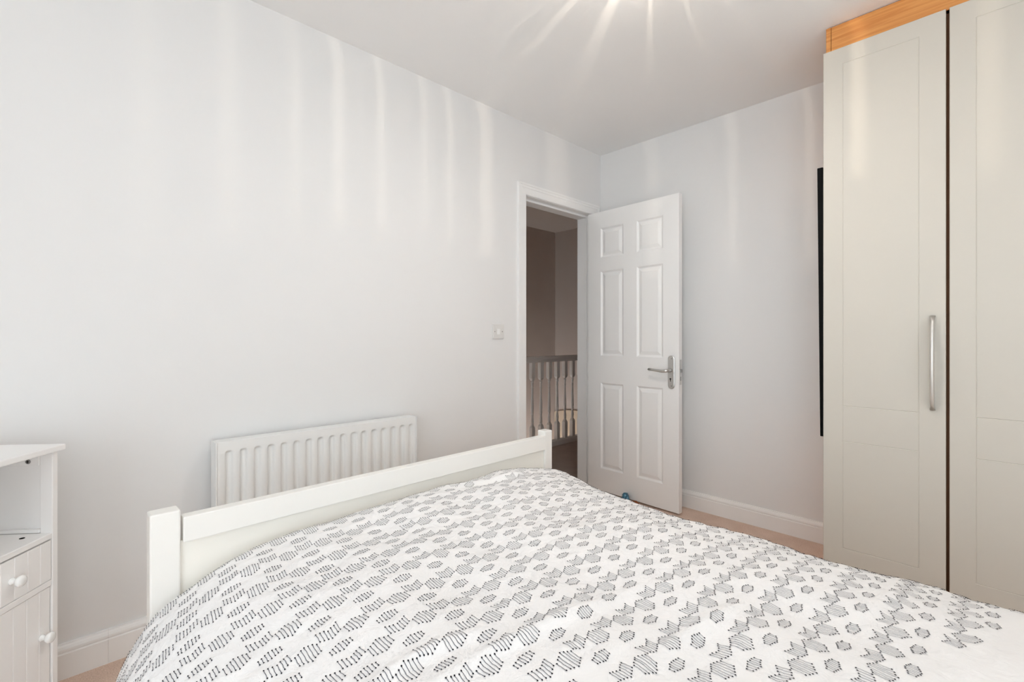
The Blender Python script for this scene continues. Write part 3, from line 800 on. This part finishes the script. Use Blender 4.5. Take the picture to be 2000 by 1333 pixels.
# tall black framed panel on the wardrobe side
fp = tag(empty('framed_panel', (1.553, -0.33, 0.655), 0.0), 'tall thin black panel hung on the left side of the wardrobe', 'panel')
fp.rotation_euler = (0, -math.radians(0.55), 0)
fz, fw2 = 1.195, 0.155
for nm, lo, hi in (('frame_stile', (-0.0240, -fw2, 0), (-0.002, -fw2 + 0.018, fz)), ('frame_stile', (-0.0240, fw2 - 0.018, 0), (-0.002, fw2, fz)),
                   ('frame_rail', (-0.0240, -fw2 + 0.018, 0), (-0.002, fw2 - 0.018, 0.018)), ('frame_rail', (-0.0240, -fw2 + 0.018, fz - 0.018), (-0.002, fw2 - 0.018, fz))):
    box(nm, lo, hi, 'black', fp, 0.0015, 1)
box('sheet', (-0.018, -fw2 + 0.017, 0.017), (-0.006, fw2 - 0.017, fz - 0.017), 'mirror', fp)

# ================================================================== BEDSIDE CABINET (left foreground)
# local frame: +y runs along the front to the far end, +x is the front normal, origin = far front corner of the body at floor
ca = 46.186 + 5.6
cabx, caby = 0.2863, -2.9347
cb = tag(empty('bedside_cabinet', (cabx, caby, 0), math.radians(ca)), 'white painted bedside cabinet with open shelf, drawer and cupboard door in the corner', 'cabinet')
CW, CD = 0.40, 0.29
def cbox(nm, lo, hi, m='cab', b=0.001, parent=None, seg=1): return box(nm, lo, hi, m, parent or cb, b, seg)
cbox('post', (-0.031, -0.017, 0.0), (0.0, 0.0, 0.782), b=0.0012)
cbox('side_panel', (-CD, -0.010, 0.06), (-0.0312, 0.0, 0.782))
cbox('post', (-0.036, -CW, 0.0), (-0.0045, -CW + 0.017, 0.782), b=0.0012)
cbox('side_panel', (-CD, -CW, 0.06), (-0.0362, -CW + 0.010, 0.782))
cbox('back_panel', (-CD, -CW + 0.0102, 0.06), (-CD + 0.006, -0.0102, 0.782))
cbox('top_board', (-CD - 0.005, -CW - 0.012, 0.7825), (0.012, 0.012, 0.7985), b=0.0025, seg=2)
cl = cbox('cleat', (-CD + 0.0065, -0.020, 0.746), (-0.0315, -0.0102, 0.782))
bm = bmesh.new(); lathe('s', [(0.0062, 0), (0.0062, 0.0014), (0.005, 0.0022)], None, n=16, bm=bm)
sc = link('screw', bm, 'steel', cl, True, (-0.058, -0.0200, 0.7575), (math.pi / 2, 0, 0))
bm = bmesh.new(); add_box(bm, (-0.0038, -0.0008, 0), (0.0038, 0.0008, 0.0026)); add_box(bm, (-0.0008, -0.0038, 0), (0.0008, 0.0038, 0.0026))
cross = link('screw_slot', bm, 'dark', cl, False, (-0.058, -0.0200, 0.7575), (math.pi / 2, 0, 0))
sh_ = cbox('shelf', (-CD + 0.0065, -CW + 0.0172, 0.546), (-0.001, -0.0172, 0.5615), b=0.0015)
cbox('skirting_strip', (-CD + 0.0065, -0.019, 0.562), (-0.0315, -0.0102, 0.572))
bm = bmesh.new(); lathe('s', [(0.006, 0), (0.006, 0.0006)], None, n=16, bm=bm)
link('peg_hole', bm, 'dark', sh_, False, (-0.048, -0.050, 0.5614))
cbox('rail', (-0.030, -CW + 0.0172, 0.4185), (-0.0015, -0.0172, 0.4345))
def planked(nm, z0, z1, inset, pitch=0.0365, first=-0.0525):
    """planked front: backing board with separate chamfered planks, front at x=-inset"""
    y0, y1 = -CW + 0.019, -0.0187
    bk = cbox(nm, (-inset - 0.016, y0, z0), (-inset - 0.0022, y1, z1), b=0.0)
    cuts = [y1] + [first - pitch * k for k in range(9)] + [y0]
    shared = {}
    for ya, yb_ in zip(cuts[1:], cuts[:-1]):
        w_ = round(yb_ - ya, 4)
        if w_ not in shared:
            bm = bmesh.new(); c = 0.0016
            P = [(-0.0024, 0), (-c, 0), (0, c), (0, w_ - c), (-c, w_), (-0.0024, w_)]
            lo = [bm.verts.new((x, y, z0)) for x, y in P]; hi = [bm.verts.new((x, y, z1)) for x, y in P]
            for k in range(6): bm.faces.new((lo[k], lo[(k + 1) % 6], hi[(k + 1) % 6], hi[k]))
            bm.faces.new(lo[::-1]); bm.faces.new(hi)
            o = link('plank', bm, 'cab', bk); shared[w_] = o
        else:
            o = shared[w_].copy(); COL.objects.link(o); o.parent = bk
        o.location = (-inset, ya, 0)
    return bk
drw = planked('drawer', 0.4365, 0.5425, 0.0015)
dor = planked('door', 0.07, 0.4165, 0.0045)
kprof = [(0.0085, 0), (0.0085, 0.003), (0.0062, 0.007), (0.0062, 0.011), (0.010, 0.015), (0.0130, 0.019), (0.0140, 0.023), (0.0125, 0.027), (0.008, 0.0295), (0.002, 0.0303)]
lathe('knob', kprof, 'knob', drw, 20, (-0.0015, -0.134, 0.488), (0, math.pi / 2, 0))
lathe('knob', kprof, 'knob', dor, 20, (-0.0045, -0.0465, 0.292), (0, math.pi / 2, 0))
cbox('plinth', (-0.034, -CW + 0.0172, 0.0), (-0.014, -0.0172, 0.065))
cbox('bottom_board', (-CD + 0.0065, -CW + 0.0172, 0.0655), (-0.0345, -0.0172, 0.08))

# ================================================================== CEILING LIGHT (above the frame)
LX, LY = 1.34, -1.55
cl_ = tag(empty('ceiling_light', (LX, LY, H)), 'round ceiling light with a slatted frosted glass shade', 'ceiling light')
lathe('canopy', [(0.075, -0.0005), (0.075, -0.012), (0.060, -0.022), (0.015, -0.026)], 'lampmetal', cl_, 32)
lathe('stem', [(0.010, -0.02), (0.010, -0.036)], 'lampmetal', cl_, 14)
bm = bmesh.new(); bmesh.ops.create_uvsphere(bm, u_segments=20, v_segments=12, radius=0.014)
bulb = link('bulb', bm, emit('warm_bulb', (1.0, 0.82, 0.62, 1), 2.0), cl_, True, (0, 0, -0.047))
bulb.visible_shadow = True
# curved glass slats of uneven width with narrow clear gaps
GAPS = [(162.4, 2.6), (141.5, 4.2), (120.4, 1.8), (103.8, 0.9), (89.0, 1.0), (173.0, 0.9), (180.0, 0.7), (190.5, 1.0), (199.0, 1.3), (206.0, 0.8), (214.0, 1.0), (221.0, 0.8),
        (238, 1.6), (255, 2.2), (270, 1.5), (289, 2.0), (310, 1.6), (331, 2.4), (350, 1.6), (372, 2.0), (395, 1.8), (415, 1.5), (432, 1.8)]
GAPS = sorted((((g - 89.0) % 360) + 89.0, w_ * 1.4) for g, w_ in GAPS)
edges = []
for (g, w_), (g2, w2) in zip(GAPS, GAPS[1:] + [(GAPS[0][0] + 360, GAPS[0][1])]):
    edges.append((math.radians(g + w_ / 2) + 0.15, math.radians(g2 - w2 / 2) + 0.15))
for a0, a1 in edges:
    bm = bmesh.new(); rows_ = []
    nseg = max(2, int((a1 - a0) / 0.06))
    for j in range(12):
        t = j / 11; z = -0.030 - 0.135 * t; rr = 0.10 + 0.035 * math.sin(math.pi * t * 0.9) ; tw = -0.15 * min(1.0, t / 0.556)
        rows_.append([(bm.verts.new((rr * math.cos(a0 + (a1 - a0) * k / nseg + tw), rr * math.sin(a0 + (a1 - a0) * k / nseg + tw), z)),
                       bm.verts.new(((rr - 0.003) * math.cos(a0 + (a1 - a0) * k / nseg + tw), (rr - 0.003) * math.sin(a0 + (a1 - a0) * k / nseg + tw), z))) for k in range(nseg + 1)])
    for r0, r1 in zip(rows_[:-1], rows_[1:]):
        for k in range(nseg):
            bm.faces.new((r0[k][0], r0[k + 1][0], r1[k + 1][0], r1[k][0])); bm.faces.new((r0[k][1], r1[k][1], r1[k + 1][1], r0[k + 1][1]))
        bm.faces.new((r0[0][0], r1[0][0], r1[0][1], r0[0][1])); bm.faces.new((r0[nseg][0], r0[nseg][1], r1[nseg][1], r1[nseg][0]))
    for r in (rows_[0], rows_[-1]):
        for k in range(nseg): bm.faces.new((r[k][0], r[k][1], r[k + 1][1], r[k + 1][0]))
    link('glass_slat', bm, 'glow_slat', cl_, True)
lathe('base_glass', [(0.112, -0.1652), (0.112, -0.168), (0.060, -0.172), (0.001, -0.174)], 'glow_base', cl_, 32)
L = bpy.data.lights.new('ceiling_bulb_light', 'POINT'); L.energy = 9; L.color = (1.0, 0.86, 0.70); L.shadow_soft_size = 0.0022
lo_ = bpy.data.objects.new('ceiling_bulb_light', L); COL.objects.link(lo_); lo_.parent = cl_; lo_.location = (0, 0, -0.105)
